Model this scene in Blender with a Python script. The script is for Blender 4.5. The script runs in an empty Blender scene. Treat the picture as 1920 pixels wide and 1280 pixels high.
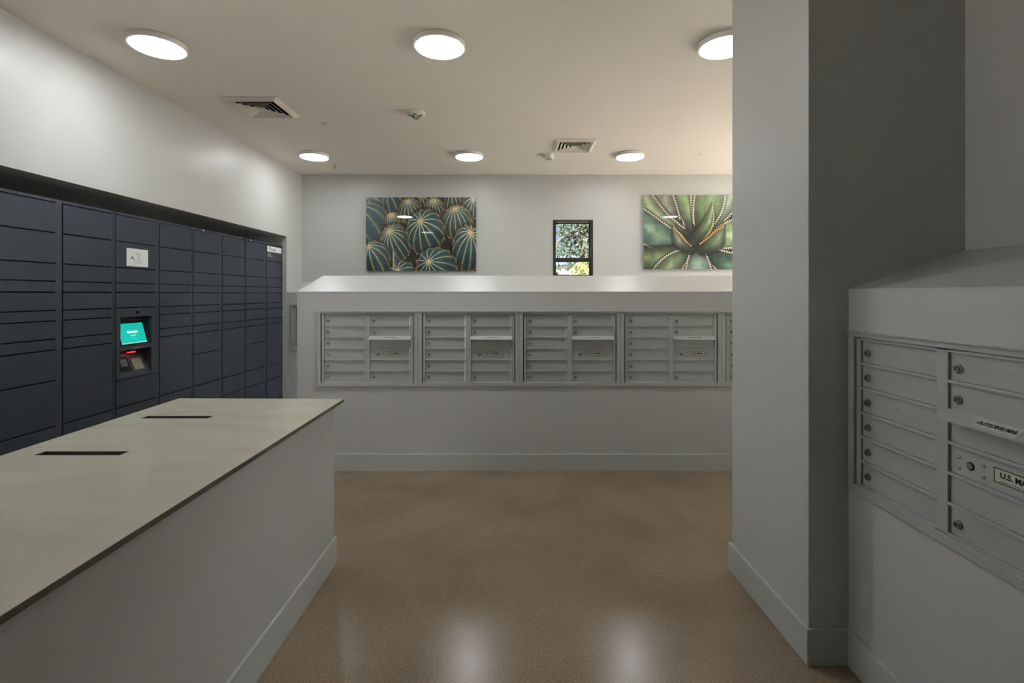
import bpy, bmesh, math, random
import numpy as np
from mathutils import Vector, Matrix
random.seed(7)
C = bpy.context.scene.collection
SC = bpy.context.scene

# ------------------------------------------------------------------ camera, sky, sun, exposure
F = 920.0                                   # focal length in pixels of a 1920 px wide frame
cam_d = bpy.data.cameras.new('camera'); cam = bpy.data.objects.new('camera', cam_d); C.objects.link(cam)
cam.location = (0, 0, 1.40); cam.rotation_euler = (math.radians(90), 0, 0)
cam_d.sensor_width = 36; cam_d.lens = 36*F/1920
cam_d.shift_x = -10/1920; cam_d.shift_y = -89/1920
cam_d.clip_start = 0.02; cam_d.clip_end = 300
SC.camera = cam

LAMP = 32.0                                 # radiance of a ceiling lamp's diffuser
LAMP_MAIN = 43.0                            # the near left lamp burns brightest
SC.view_settings.view_transform = 'Standard'; SC.view_settings.look = 'None'
SC.view_settings.gamma = 1; SC.view_settings.use_curve_mapping = False
SC.view_settings.exposure = 0.28

world = bpy.data.worlds.new('sky'); SC.world = world; world.use_nodes = True
wn = world.node_tree; bg = wn.nodes['Background']
sky = wn.nodes.new('ShaderNodeTexSky'); sky.sky_type = 'NISHITA'; sky.sun_disc = False
sky.dust_density = 6.0; sky.air_density = .8; sky.ozone_density = .6; sky.sun_elevation = math.radians(48); sky.sun_rotation = math.radians(180)
wn.links.new(sky.outputs[0], bg.inputs[0]); bg.inputs[1].default_value = 1.7
sun_d = bpy.data.lights.new('sun', 'SUN'); sun_d.energy = 230; sun_d.angle = math.radians(0.5); sun_d.color = (1, .98, .98)
sun = bpy.data.objects.new('sun', sun_d); C.objects.link(sun); sun.location = (-6, -8, 14)
sun.rotation_euler = (math.radians(42), 0, 0)

# ------------------------------------------------------------------ materials
def srgb(r, g, b):
    f = lambda c: (c/255/12.92) if c/255 <= .04045 else ((c/255+.055)/1.055)**2.4
    return (f(r), f(g), f(b), 1)
def mat(name, col, rough=.5, metal=0., spec=.5, noise=None, bump=None, emit=None, estr=0., trans=0., ior=1.45, coat=0.):
    m = bpy.data.materials.new(name); m.use_nodes = True
    nt = m.node_tree; b = nt.nodes['Principled BSDF']
    b.inputs['Base Color'].default_value = col; b.inputs['Roughness'].default_value = rough
    b.inputs['Metallic'].default_value = metal; b.inputs['Specular IOR Level'].default_value = spec
    b.inputs['IOR'].default_value = ior
    if coat: b.inputs['Coat Weight'].default_value = coat; b.inputs['Coat Roughness'].default_value = .03
    if trans: b.inputs['Transmission Weight'].default_value = trans
    if emit: b.inputs['Emission Color'].default_value = emit; b.inputs['Emission Strength'].default_value = estr
    if noise or bump:
        tc = nt.nodes.new('ShaderNodeTexCoord')
    if noise:                                # (scale, amount)
        n = nt.nodes.new('ShaderNodeTexNoise'); n.inputs['Scale'].default_value = noise[0]; n.inputs['Detail'].default_value = 5
        nt.links.new(tc.outputs['Object'], n.inputs['Vector'])
        r = nt.nodes.new('ShaderNodeValToRGB')
        k = noise[1]
        r.color_ramp.elements[0].position = .3; r.color_ramp.elements[1].position = .7
        r.color_ramp.elements[0].color = (col[0]*(1-k), col[1]*(1-k), col[2]*(1-k), 1)
        r.color_ramp.elements[1].color = (min(1, col[0]*(1+k)), min(1, col[1]*(1+k)), min(1, col[2]*(1+k)), 1)
        nt.links.new(n.outputs[0], r.inputs[0]); nt.links.new(r.outputs[0], b.inputs['Base Color'])
    if bump:                                 # (scale, strength)
        n2 = nt.nodes.new('ShaderNodeTexNoise'); n2.inputs['Scale'].default_value = bump[0]; n2.inputs['Detail'].default_value = 3
        nt.links.new(tc.outputs['Object'], n2.inputs['Vector'])
        bp = nt.nodes.new('ShaderNodeBump'); bp.inputs['Strength'].default_value = bump[1]; bp.inputs['Distance'].default_value = .002
        nt.links.new(n2.outputs[0], bp.inputs['Height']); nt.links.new(bp.outputs[0], b.inputs['Normal'])
    return m
M = {}
M['wall'] = mat('grey_wall_paint', srgb(190, 191, 187), rough=.38, spec=.5, noise=(1.5, .015), bump=(160, .12))
M['ceiling'] = mat('ceiling_paint', srgb(236, 230, 220), rough=.75, spec=.25, bump=(120, .06))
M['trim'] = mat('baseboard_paint', srgb(186, 190, 184), rough=.38)
M['slope'] = mat('sloped_top_paint', srgb(222, 222, 212), rough=.45, bump=(120, .05))
M['metal'] = mat('silver_grey_powder_coat', srgb(178, 184, 178), rough=.42, metal=.25, noise=(6, .02), bump=(500, .05))
M['metal_in'] = mat('mailbox_gap', srgb(70, 74, 70), rough=.6)
M['lock'] = mat('nickel_lock', srgb(150, 147, 139), rough=.3, metal=.6)
M['lock_dark'] = mat('keyway', srgb(30, 28, 26), rough=.5)
M['plate'] = mat('label_plate', srgb(196, 196, 180), rough=.4)
M['flap_label'] = mat('flap_label', srgb(190, 195, 187), rough=.4)
M['ink'] = mat('black_ink', srgb(22, 24, 24), rough=.5)
M['ink_grey'] = mat('grey_ink', srgb(140, 140, 134), rough=.6)
M['emboss'] = mat('embossed_number', srgb(190, 197, 190), rough=.4, metal=.2)
M['locker'] = mat('locker_blue_black_steel', srgb(52, 59, 69), rough=.36, spec=.5, noise=(3, .05), bump=(700, .05))
M['locker_dark'] = mat('locker_gap_black', srgb(12, 14, 17), rough=.7)
M['kiosk'] = mat('kiosk_dark_plastic', srgb(58, 62, 68), rough=.45)
M['black'] = mat('black_plastic', srgb(14, 14, 15), rough=.25)
M['paper'] = mat('white_paper', srgb(228, 228, 224), rough=.7)
M['keypad'] = mat('steel_keypad', srgb(140, 138, 122), rough=.45, metal=.3)
M['white_plastic'] = mat('white_plastic', srgb(228, 226, 218), rough=.35)
M['chrome'] = mat('chrome', srgb(200, 200, 196), rough=.12, metal=1.)
M['vent'] = mat('vent_white_enamel', srgb(222, 216, 202), rough=.45)
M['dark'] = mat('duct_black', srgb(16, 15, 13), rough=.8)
M['win'] = mat('bronze_window_frame', srgb(58, 52, 45), rough=.4, metal=.3)
M['glass'] = mat('window_glass', (1, 1, 1, 1), rough=0., trans=1., ior=1.45)
M['diffuser'] = mat('lamp_diffuser', (1, 1, 1, 1), rough=.5, emit=(.955, 1, 1.03, 1), estr=LAMP)
M['diffuser_main'] = mat('lamp_diffuser_bright', (1, 1, 1, 1), rough=.5, emit=(.955, 1, 1.03, 1), estr=LAMP_MAIN)
M['diffuser_weak'] = mat('lamp_diffuser_dim', (1, 1, 1, 1), rough=.5, emit=(.955, 1, 1.03, 1), estr=14)
M['diffuser_mid'] = mat('lamp_diffuser_mid', (1, 1, 1, 1), rough=.5, emit=(.955, 1, 1.03, 1), estr=60)
M['diffuser_overhead'] = mat('lamp_diffuser_overhead', (1, 1, 1, 1), rough=.5, emit=(.955, 1, 1.03, 1), estr=8)
M['glass_dimming'] = mat('outdoor_dimming_glass', (.13, .136, .136, 1), rough=0., trans=1., ior=1.45)  # tint put in to hold down the bright outdoors
M['bark'] = mat('tree_bark', srgb(78, 73, 62), rough=.9, noise=(9, .3), bump=(12, 1))
M['leaf'] = mat('leaves_dark_green', srgb(58, 70, 50), rough=.6, noise=(3, .5))
M['leaf2'] = mat('leaves_yellow_green', srgb(116, 114, 66), rough=.6, noise=(3, .4))
M['stucco'] = mat('white_stucco', srgb(140, 138, 130), rough=.9, noise=(5, .05))
M['blue_roof'] = mat('blue_panel', srgb(84, 98, 130), rough=.5)
M['grass'] = mat('outdoor_ground', srgb(186, 177, 162), rough=.95, noise=(2, .2))
M['screen_white'] = mat('screen_white', (1, 1, 1, 1), rough=.4, emit=srgb(190, 235, 215), estr=.75)
M['red_glow'] = mat('scanner_red_light', srgb(255, 40, 40), rough=.3, emit=(1, .03, .04, 1), estr=3.5)

def stone_material():
    m = bpy.data.materials.new('quartz_worktop'); m.use_nodes = True; nt = m.node_tree; b = nt.nodes['Principled BSDF']
    tc = nt.nodes.new('ShaderNodeTexCoord')
    n = nt.nodes.new('ShaderNodeTexNoise'); n.inputs['Scale'].default_value = 2.2; n.inputs['Detail'].default_value = 8; n.inputs['Distortion'].default_value = 1.2
    mp = nt.nodes.new('ShaderNodeMapping'); mp.inputs['Scale'].default_value = (.6, 1.6, 1)
    nt.links.new(tc.outputs['Object'], mp.inputs[0]); nt.links.new(mp.outputs[0], n.inputs['Vector'])
    r = nt.nodes.new('ShaderNodeValToRGB'); r.color_ramp.elements[0].position = .38; r.color_ramp.elements[1].position = .62
    r.color_ramp.elements[0].color = srgb(184, 181, 164); r.color_ramp.elements[1].color = srgb(192, 189, 172)
    nt.links.new(n.outputs[0], r.inputs[0])
    n2 = nt.nodes.new('ShaderNodeTexNoise'); n2.inputs['Scale'].default_value = 260; n2.inputs['Detail'].default_value = 2
    nt.links.new(tc.outputs['Object'], n2.inputs['Vector'])
    r2 = nt.nodes.new('ShaderNodeValToRGB'); r2.color_ramp.elements[0].position = .28; r2.color_ramp.elements[1].position = .42
    r2.color_ramp.elements[0].color = (.72, .72, .70, 1); r2.color_ramp.elements[1].color = (1, 1, 1, 1)
    nt.links.new(n2.outputs[0], r2.inputs[0])
    mx = nt.nodes.new('ShaderNodeMix'); mx.data_type = 'RGBA'; mx.blend_type = 'MULTIPLY'; mx.inputs[0].default_value = 1
    nt.links.new(r.outputs[0], mx.inputs[6]); nt.links.new(r2.outputs[0], mx.inputs[7]); nt.links.new(mx.outputs[2], b.inputs['Base Color'])
    b.inputs['Roughness'].default_value = .16; b.inputs['Specular IOR Level'].default_value = .45
    return m
M['stone'] = stone_material()

M['stone_edge'] = mat('dark_polished_worktop_edge', srgb(92, 92, 76), rough=.2)
def floor_material():
    m = bpy.data.materials.new('polished_brown_concrete'); m.use_nodes = True; nt = m.node_tree; b = nt.nodes['Principled BSDF']
    tc = nt.nodes.new('ShaderNodeTexCoord'); mul = []
    def layer(scale, p0, p1, c0, c1, detail=4, dist=0.):
        n = nt.nodes.new('ShaderNodeTexNoise'); n.inputs['Scale'].default_value = scale; n.inputs['Detail'].default_value = detail; n.inputs['Distortion'].default_value = dist
        nt.links.new(tc.outputs['Object'], n.inputs['Vector'])
        r = nt.nodes.new('ShaderNodeValToRGB'); r.color_ramp.elements[0].position = p0; r.color_ramp.elements[1].position = p1
        r.color_ramp.elements[0].color = c0; r.color_ramp.elements[1].color = c1
        nt.links.new(n.outputs[0], r.inputs[0]); return r
    a = layer(1.3, .35, .68, srgb(121, 106, 88), srgb(139, 122, 103), 5, .3)
    s = layer(150, .25, .75, (.6, .6, .6, 1), (1.5, 1.48, 1.42, 1), 3)
    v = nt.nodes.new('ShaderNodeTexVoronoi'); v.inputs['Scale'].default_value = 55
    nt.links.new(tc.outputs['Object'], v.inputs['Vector'])
    rv = nt.nodes.new('ShaderNodeValToRGB'); rv.color_ramp.elements[0].position = .09; rv.color_ramp.elements[1].position = .15
    rv.color_ramp.elements[0].color = (1.7, 1.65, 1.5, 1); rv.color_ramp.elements[1].color = (1, 1, 1, 1)
    nt.links.new(v.outputs['Distance'], rv.inputs[0])
    prev = a.outputs[0]
    for t in (s.outputs[0], rv.outputs[0]):
        mx = nt.nodes.new('ShaderNodeMix'); mx.data_type = 'RGBA'; mx.blend_type = 'MULTIPLY'; mx.inputs[0].default_value = 1
        nt.links.new(prev, mx.inputs[6]); nt.links.new(t, mx.inputs[7]); prev = mx.outputs[2]
    nt.links.new(prev, b.inputs['Base Color'])
    b.inputs['Roughness'].default_value = .23; b.inputs['Specular IOR Level'].default_value = .5
    bp = nt.nodes.new('ShaderNodeBump'); bp.inputs['Strength'].default_value = .03
    n3 = nt.nodes.new('ShaderNodeTexNoise'); n3.inputs['Scale'].default_value = 30
    nt.links.new(tc.outputs['Object'], n3.inputs['Vector']); bp.inputs['Distance'].default_value = .002; nt.links.new(n3.outputs[0], bp.inputs['Height']); nt.links.new(bp.outputs[0], b.inputs['Normal'])
    return m
M['floor'] = floor_material()

# ------------------------------------------------------------------ mesh helpers
class MB:
    def __init__(s): s.v = []; s.f = []; s.smooth = []
    def box(s, x0, x1, y0, y1, z0, z1):
        x0, x1 = sorted((x0, x1)); y0, y1 = sorted((y0, y1)); z0, z1 = sorted((z0, z1))
        n = len(s.v)
        s.v += [(x, y, z) for z in (z0, z1) for (x, y) in ((x0, y0), (x1, y0), (x1, y1), (x0, y1))]
        s._hull(n); return s
    def _hull(s, n):
        for q in ((3, 2, 1, 0), (4, 5, 6, 7), (0, 1, 5, 4), (1, 2, 6, 5), (2, 3, 7, 6), (3, 0, 4, 7)):
            s.f.append(tuple(n+i for i in q)); s.smooth.append(False)
    def hexa(s, pts):                        # four bottom corners then four top corners, counter-clockwise from above
        n = len(s.v); s.v += [tuple(p) for p in pts]; s._hull(n); return s
    def prism(s, poly, axis, a, b):          # poly: 2D outline extruded along an axis
        n = len(s.v); k = len(poly)
        def P(u, w, t):
            return {'x': (t, u, w), 'y': (u, t, w), 'z': (u, w, t)}[axis]
        s.v += [P(u, w, a) for u, w in poly] + [P(u, w, b) for u, w in poly]
        s.f.append(tuple(range(n+k-1, n-1, -1))); s.f.append(tuple(range(n+k, n+2*k)))
        for i in range(k):
            j = (i+1) % k; s.f.append((n+i, n+j, n+k+j, n+k+i))
        s.smooth += [False]*(k+2); return s
    def lathe(s, prof, seg=24, origin=(0, 0, 0), axis='z', cap=True, rot=0.):
        n = len(s.v); o = Vector(origin)
        for r, h in prof:
            for i in range(seg):
                a = 2*math.pi*i/seg+rot
                p = Vector((r*math.cos(a), r*math.sin(a), h))
                if axis == '-y': p = Vector((p.x, -p.z, p.y))
                s.v.append(tuple(o+p))
        for k in range(len(prof)-1):
            for i in range(seg):
                j = (i+1) % seg
                s.f.append((n+k*seg+i, n+k*seg+j, n+(k+1)*seg+j, n+(k+1)*seg+i)); s.smooth.append(True)
        if cap:
            s.f.append(tuple(range(n+seg-1, n-1, -1))); s.f.append(tuple(n+(len(prof)-1)*seg+i for i in range(seg)))
            s.smooth += [False, False]
        return s
    def tube(s, pts, rads, seg=8):
        n = len(s.v)
        for k, p in enumerate(pts):
            p = Vector(p); d = (Vector(pts[min(k+1, len(pts)-1)])-Vector(pts[max(k-1, 0)])).normalized()
            u = d.orthogonal().normalized(); w = d.cross(u)
            for i in range(seg):
                a = 2*math.pi*i/seg; s.v.append(tuple(p+rads[k]*(math.cos(a)*u+math.sin(a)*w)))
        for k in range(len(pts)-1):
            for i in range(seg):
                j = (i+1) % seg; s.f.append((n+k*seg+i, n+k*seg+j, n+(k+1)*seg+j, n+(k+1)*seg+i)); s.smooth.append(True)
        s.f.append(tuple(range(n, n+seg))); s.f.append(tuple(range(n+len(pts)*seg-1, n+(len(pts)-1)*seg-1, -1))); s.smooth += [False, False]
        return s
    def build(s, name, material, parent=None, bevel=0., seg=2):
        me = bpy.data.meshes.new(name); me.from_pydata(s.v, [], s.f)
        me.polygons.foreach_set('use_smooth', s.smooth)
        bm = bmesh.new(); bm.from_mesh(me); bmesh.ops.recalc_face_normals(bm, faces=bm.faces); bm.to_mesh(me); bm.free()
        if any(s.smooth): me.set_sharp_from_angle(angle=math.radians(40))
        me.materials.append(material)
        o = bpy.data.objects.new(name, me); C.objects.link(o)
        if parent: o.parent = parent
        if bevel:
            md = o.modifiers.new('bevel', 'BEVEL'); md.width = bevel; md.segments = seg; md.limit_method = 'ANGLE'; md.angle_limit = math.radians(40)
        return o
def tag(o, label=None, cat=None, group=None, kind=None):
    if label: o['label'] = label
    if cat: o['category'] = cat
    if group: o['group'] = group
    if kind: o['kind'] = kind
    return o
def thing(name, loc=(0, 0, 0), rz=0.):
    o = bpy.data.objects.new(name, None); C.objects.link(o); o.location = loc; o.rotation_euler = (0, 0, rz); o.empty_display_size = .1
    return o
def copy_tree(o, parent=None):
    c = o.copy(); C.objects.link(c)
    if parent: c.parent = parent
    for ch in list(o.children): copy_tree(ch, c)
    return c
def lettering(txt, size, x, y, z, material, parent, name='lettering', align='CENTER', bold=0., width=1., depth=.0004, tilt=0.):
    """flat lettering facing local -y, baseline-centred at (x, z)"""
    cu = bpy.data.curves.new(name, 'FONT'); cu.body = txt; cu.size = size; cu.align_x = align; cu.align_y = 'CENTER'
    cu.extrude = depth; cu.offset = bold; cu.resolution_u = 3
    t = bpy.data.objects.new(name, cu); C.objects.link(t)
    dg = bpy.context.evaluated_depsgraph_get(); me = bpy.data.meshes.new_from_object(t.evaluated_get(dg))
    bpy.data.objects.remove(t); bpy.data.curves.remove(cu)
    me.transform(Matrix.Translation((x, y, z)) @ Matrix.Rotation(math.radians(90)+tilt, 4, 'X') @ Matrix.Diagonal((width, 1, 1, 1)))
    me.materials.clear(); me.materials.append(material); me.name = name
    o = bpy.data.objects.new(name, me); C.objects.link(o); o.parent = parent
    return o

def scribble(parent, x0, x1, z, h, y, m, seed, name='small_print'):
    rnd = random.Random(seed); mb = MB(); x = x0
    while x < x1:
        wd = rnd.uniform(.3, .8)*h; hh = h*rnd.choice((.65, .8, 1.))
        mb.box(x, min(x+wd*.45, x1), y-.0004, y, z, z+hh); mb.box(x, min(x+wd, x1), y-.0004, y, z+hh*.42, z+hh*.62); x += wd+h*.22
    return mb.build(name, m, parent)

# ------------------------------------------------------------------ the room
CEIL = 3.05; XL = -2.98; YB = 6.78; XR = 1.695; XE = 4.6; YF = -8.0
AY0, AY1, AZ = 1.88, 6.337, 2.143            # locker alcove
S = dict(kind='structure')
tag(MB().box(-3.15, XE+.2, YF-.2, AY0, -.12, 0).box(-3.9, XE+.2, AY0, YB+.2, -.12, 0).build('floor', M['floor']), **S)
tag(MB().box(-3.15, XE+.2, YF-.2, AY0-.12, CEIL, CEIL+.15).box(-3.9, XE+.2, AY0-.12, YB+.2, CEIL, CEIL+.15).build('ceiling', M['ceiling']), **S)
wl = MB().box(-3.9, XL, AY0-.12, YB+.2, AZ, CEIL).box(-3.15, XL, YF-.2, AY0-.12, 2.5, CEIL).box(-3.9, XL, AY1, YB+.2, 0, AZ).box(-3.15, XL, YF-.2, 1.0, 0, 2.5).box(-3.9, XL, AY0-.12, AY0, 0, AZ).box(-3.15, XL, 1.0, AY0-.12, 0, .1).box(-3.9, -3.72, AY0, AY1, 0, AZ)
tag(wl.build('wall_left', M['wall']), **S)
WX0, WX1, WZ0, WZ1 = .494, 1.046, 1.62, 2.424
wb = MB().box(XL, WX0, YB, YB+.2, 0, CEIL).box(WX1, XE+.2, YB, YB+.2, 0, CEIL).box(WX0, WX1, YB, YB+.2, 0, WZ0).box(WX0, WX1, YB, YB+.2, WZ1, CEIL)
tag(wb.build('wall_back', M['wall']), **S)
tag(MB().box(XL, XE+.2, YF-.2, YF, 0, CEIL).build('wall_front', M['wall']), **S)  # unseen end wall, set far back to cut bounce light
wr = MB().box(XR, XR+.2, YF, 1.857, 0, CEIL).box(XR+.2, XE+.2, 2.29, 2.49, 0, CEIL).box(XE, XE+.2, 2.49, 3.95, 0, CEIL).box(XE, XE+.2, 6.65, YB, 0, CEIL).box(XE, XE+.2, 3.95, 6.65, 0, .12).box(XE, XE+.2, 3.95, 6.65, 2.95, CEIL)
tag(wr.build('wall_right', M['wall']), **S)
pil = MB().hexa([(1.102, 1.857, 0), (XR+.2, 1.857, 0), (XR+.2, 2.49, 0), (1.090, 2.49, 0), (1.102, 1.857, CEIL), (XR+.2, 1.857, CEIL), (XR+.2, 2.49, CEIL), (1.090, 2.49, CEIL)])
tag(pil.build('wall_pillar', M['wall'], bevel=.003), **S)
BH = .138
def bb_prism(poly_pts, name, parent=None):
    """baseboard from a list of wall segments ((x0,y0),(x1,y1),nx,ny)"""
    mb = MB()
    for (x0, y0), (x1, y1) in poly_pts:
        mb.box(x0, x1, y0, y1, 0, BH)
    return mb.build(name, M['trim'], parent, bevel=.003)
T = .012
bp_ = MB().hexa([(1.102-T, 1.857-T, 0), (1.102, 1.857-T, 0), (1.090, 2.49+T, 0), (1.074, 2.49+T, 0),
                 (1.102-T, 1.857-T, BH), (1.102, 1.857-T, BH), (1.090, 2.49+T, BH), (1.074, 2.49+T, BH)])
bp_.box(1.102, 1.254, 1.857-T, 1.857, 0, BH)
tag(bp_.build('baseboard_pillar', M['trim'], bevel=.003), **S)

# window_1 in the back wall
w = thing('window_1', (0, YB, 0)); tag(w, kind='structure')
fr = MB()
for a in ((WX0, WX0+.03, WZ0, WZ1), (WX1-.03, WX1, WZ0, WZ1), (WX0+.03, WX1-.03, WZ1-.03, WZ1), (WX0+.03, WX1-.03, WZ0, WZ0+.03)):
    fr.box(a[0], a[1], -.006, .16, a[2], a[3])
fr.build('window_frame', M['win'], w, bevel=.002)
def sash(x0, x1, z0, z1, y):
    s = MB().box(x0, x0+.014, y, y+.03, z0, z1).box(x1-.014, x1, y, y+.03, z0, z1).box(x0+.014, x1-.014, y, y+.03, z0, z0+.018).box(x0+.014, x1-.014, y, y+.03, z1-.014, z1).build('sash', M['win'], w)
    MB().box(x0+.012, x1-.012, y+.012, y+.016, z0+.016, z1-.012).build('pane', M['glass_dimming'], s)
sash(WX0+.03, WX1-.03, 1.862, WZ1-.03, .09)
sash(WX0+.03, WX1-.03, WZ0+.03, 1.884, .055)
MB().box(WX0+.03, WX1-.03, .03, .055, 1.842, 1.90).build('meeting_rail', M['win'], w, bevel=.002)

# window_2: unseen tall glazing behind the pillar, sized to throw daylight on the ceiling
w2 = thing('window_2', (XE, 0, 0)); tag(w2, kind='structure')
f2 = MB()
for y in (3.95, 5.27, 6.59): f2.box(.04, .14, y, y+.06, .12, 2.95)
f2.box(.04, .14, 4.01, 6.59, .12, .18).box(.04, .14, 4.01, 6.59, 2.89, 2.95)
f2.build('window_frame', M['win'], w2)
for y in (4.01, 5.33): MB().box(.08, .086, y, y+1.26, .18, 2.89).build('pane', M['glass'], w2)
# fill_window: unseen opening added in the left wall to light the room sideways
w3 = thing('fill_window', (-3.08, 0, 0)); tag(w3, kind='structure')
f3 = MB()
for y in (1.0, 1.70): f3.box(-.03, .03, y, y+.06, .1, 2.5)
f3.box(-.03, .03, 1.06, 1.70, .1, .16).box(-.03, .03, 1.06, 1.70, 2.44, 2.5)
f3.build('window_frame', M['win'], w3)
MB().box(-.004, .002, 1.06, 1.70, .16, 2.44).build('pane', M['glass'], w3)
p3_d = bpy.data.lights.new('window_portal', 'AREA'); p3_d.shape = 'RECTANGLE'; p3_d.size = 2.4; p3_d.size_y = .78; p3_d.cycles.is_portal = True
p3o = bpy.data.objects.new('window_portal', p3_d); C.objects.link(p3o); p3o.location = (-3.16, 1.38, 1.3); p3o.rotation_euler = (0, math.radians(-90), 0)
pl_d = bpy.data.lights.new('window_portal', 'AREA'); pl_d.shape = 'RECTANGLE'; pl_d.size = 2.8; pl_d.size_y = 2.7; pl_d.cycles.is_portal = True
plo = bpy.data.objects.new('window_portal', pl_d); C.objects.link(plo); plo.location = (XE+.2, 5.3, 1.53); plo.rotation_euler = (0, math.radians(90), 0)

# ------------------------------------------------------------------ drywall mailbox enclosures
ZT0, ZT1 = .700, 1.242                       # clear opening for the units
def enclosure(name, L, depth, loc, rz, x_open0, x_open1, ridge_in=0.):
    """local: runs along +x from 0 to L, front face at y=0 facing -y, back at y=depth"""
    r = thing(name, loc, rz)
    b = MB().box(0, L, 0, depth, 0, ZT0).box(0, x_open0, 0, depth, ZT0, ZT1).box(x_open1, L, 0, depth, ZT0, ZT1)
    b.box(x_open0, x_open1, .30 if depth > .34 else depth-.02, depth, ZT0, ZT1)
    b.box(0, L, 0, depth, ZT1, 1.413)
    b.build('body', M['wall'], r)
    MB().prism([(-.002, 1.413), (depth, 1.413), (depth, 1.565), (-.002, 1.419)], 'x', -.002, L).build('sloped_top', M['wall'], r)
    MB().box(-T if name == 'mailbox_island' else 0, L, -T, 0, 0, BH).build('baseboard', M['trim'], r, bevel=.003)
    return r
D1 = 3.88; XI0 = -1.742
isl = enclosure('mailbox_island', 4.35, .53, (XI0, D1, 0), 0, .17, 4.17)
MB().box(-T, 0, 0, .53, 0, BH).build('baseboard', M['trim'], isl)
tag(isl, 'long freestanding grey half-height partition with pale sloped top, holding the row of mailboxes', 'partition')
rt = enclosure('mailbox_wall_unit', 4.3, .44, (1.254, 1.857, 0), -math.pi/2, .045, .815)
tag(rt, 'grey half-height mailbox partition in front of the right wall, beside the tall pillar', 'partition')
bk = enclosure('mailbox_wall_unit', 7.4, .44, (XL, 6.34, 0), 0, .045, .86)
tag(bk, 'far grey half-height partition against the back wall, seen beyond the lockers at left', 'partition')

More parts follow.
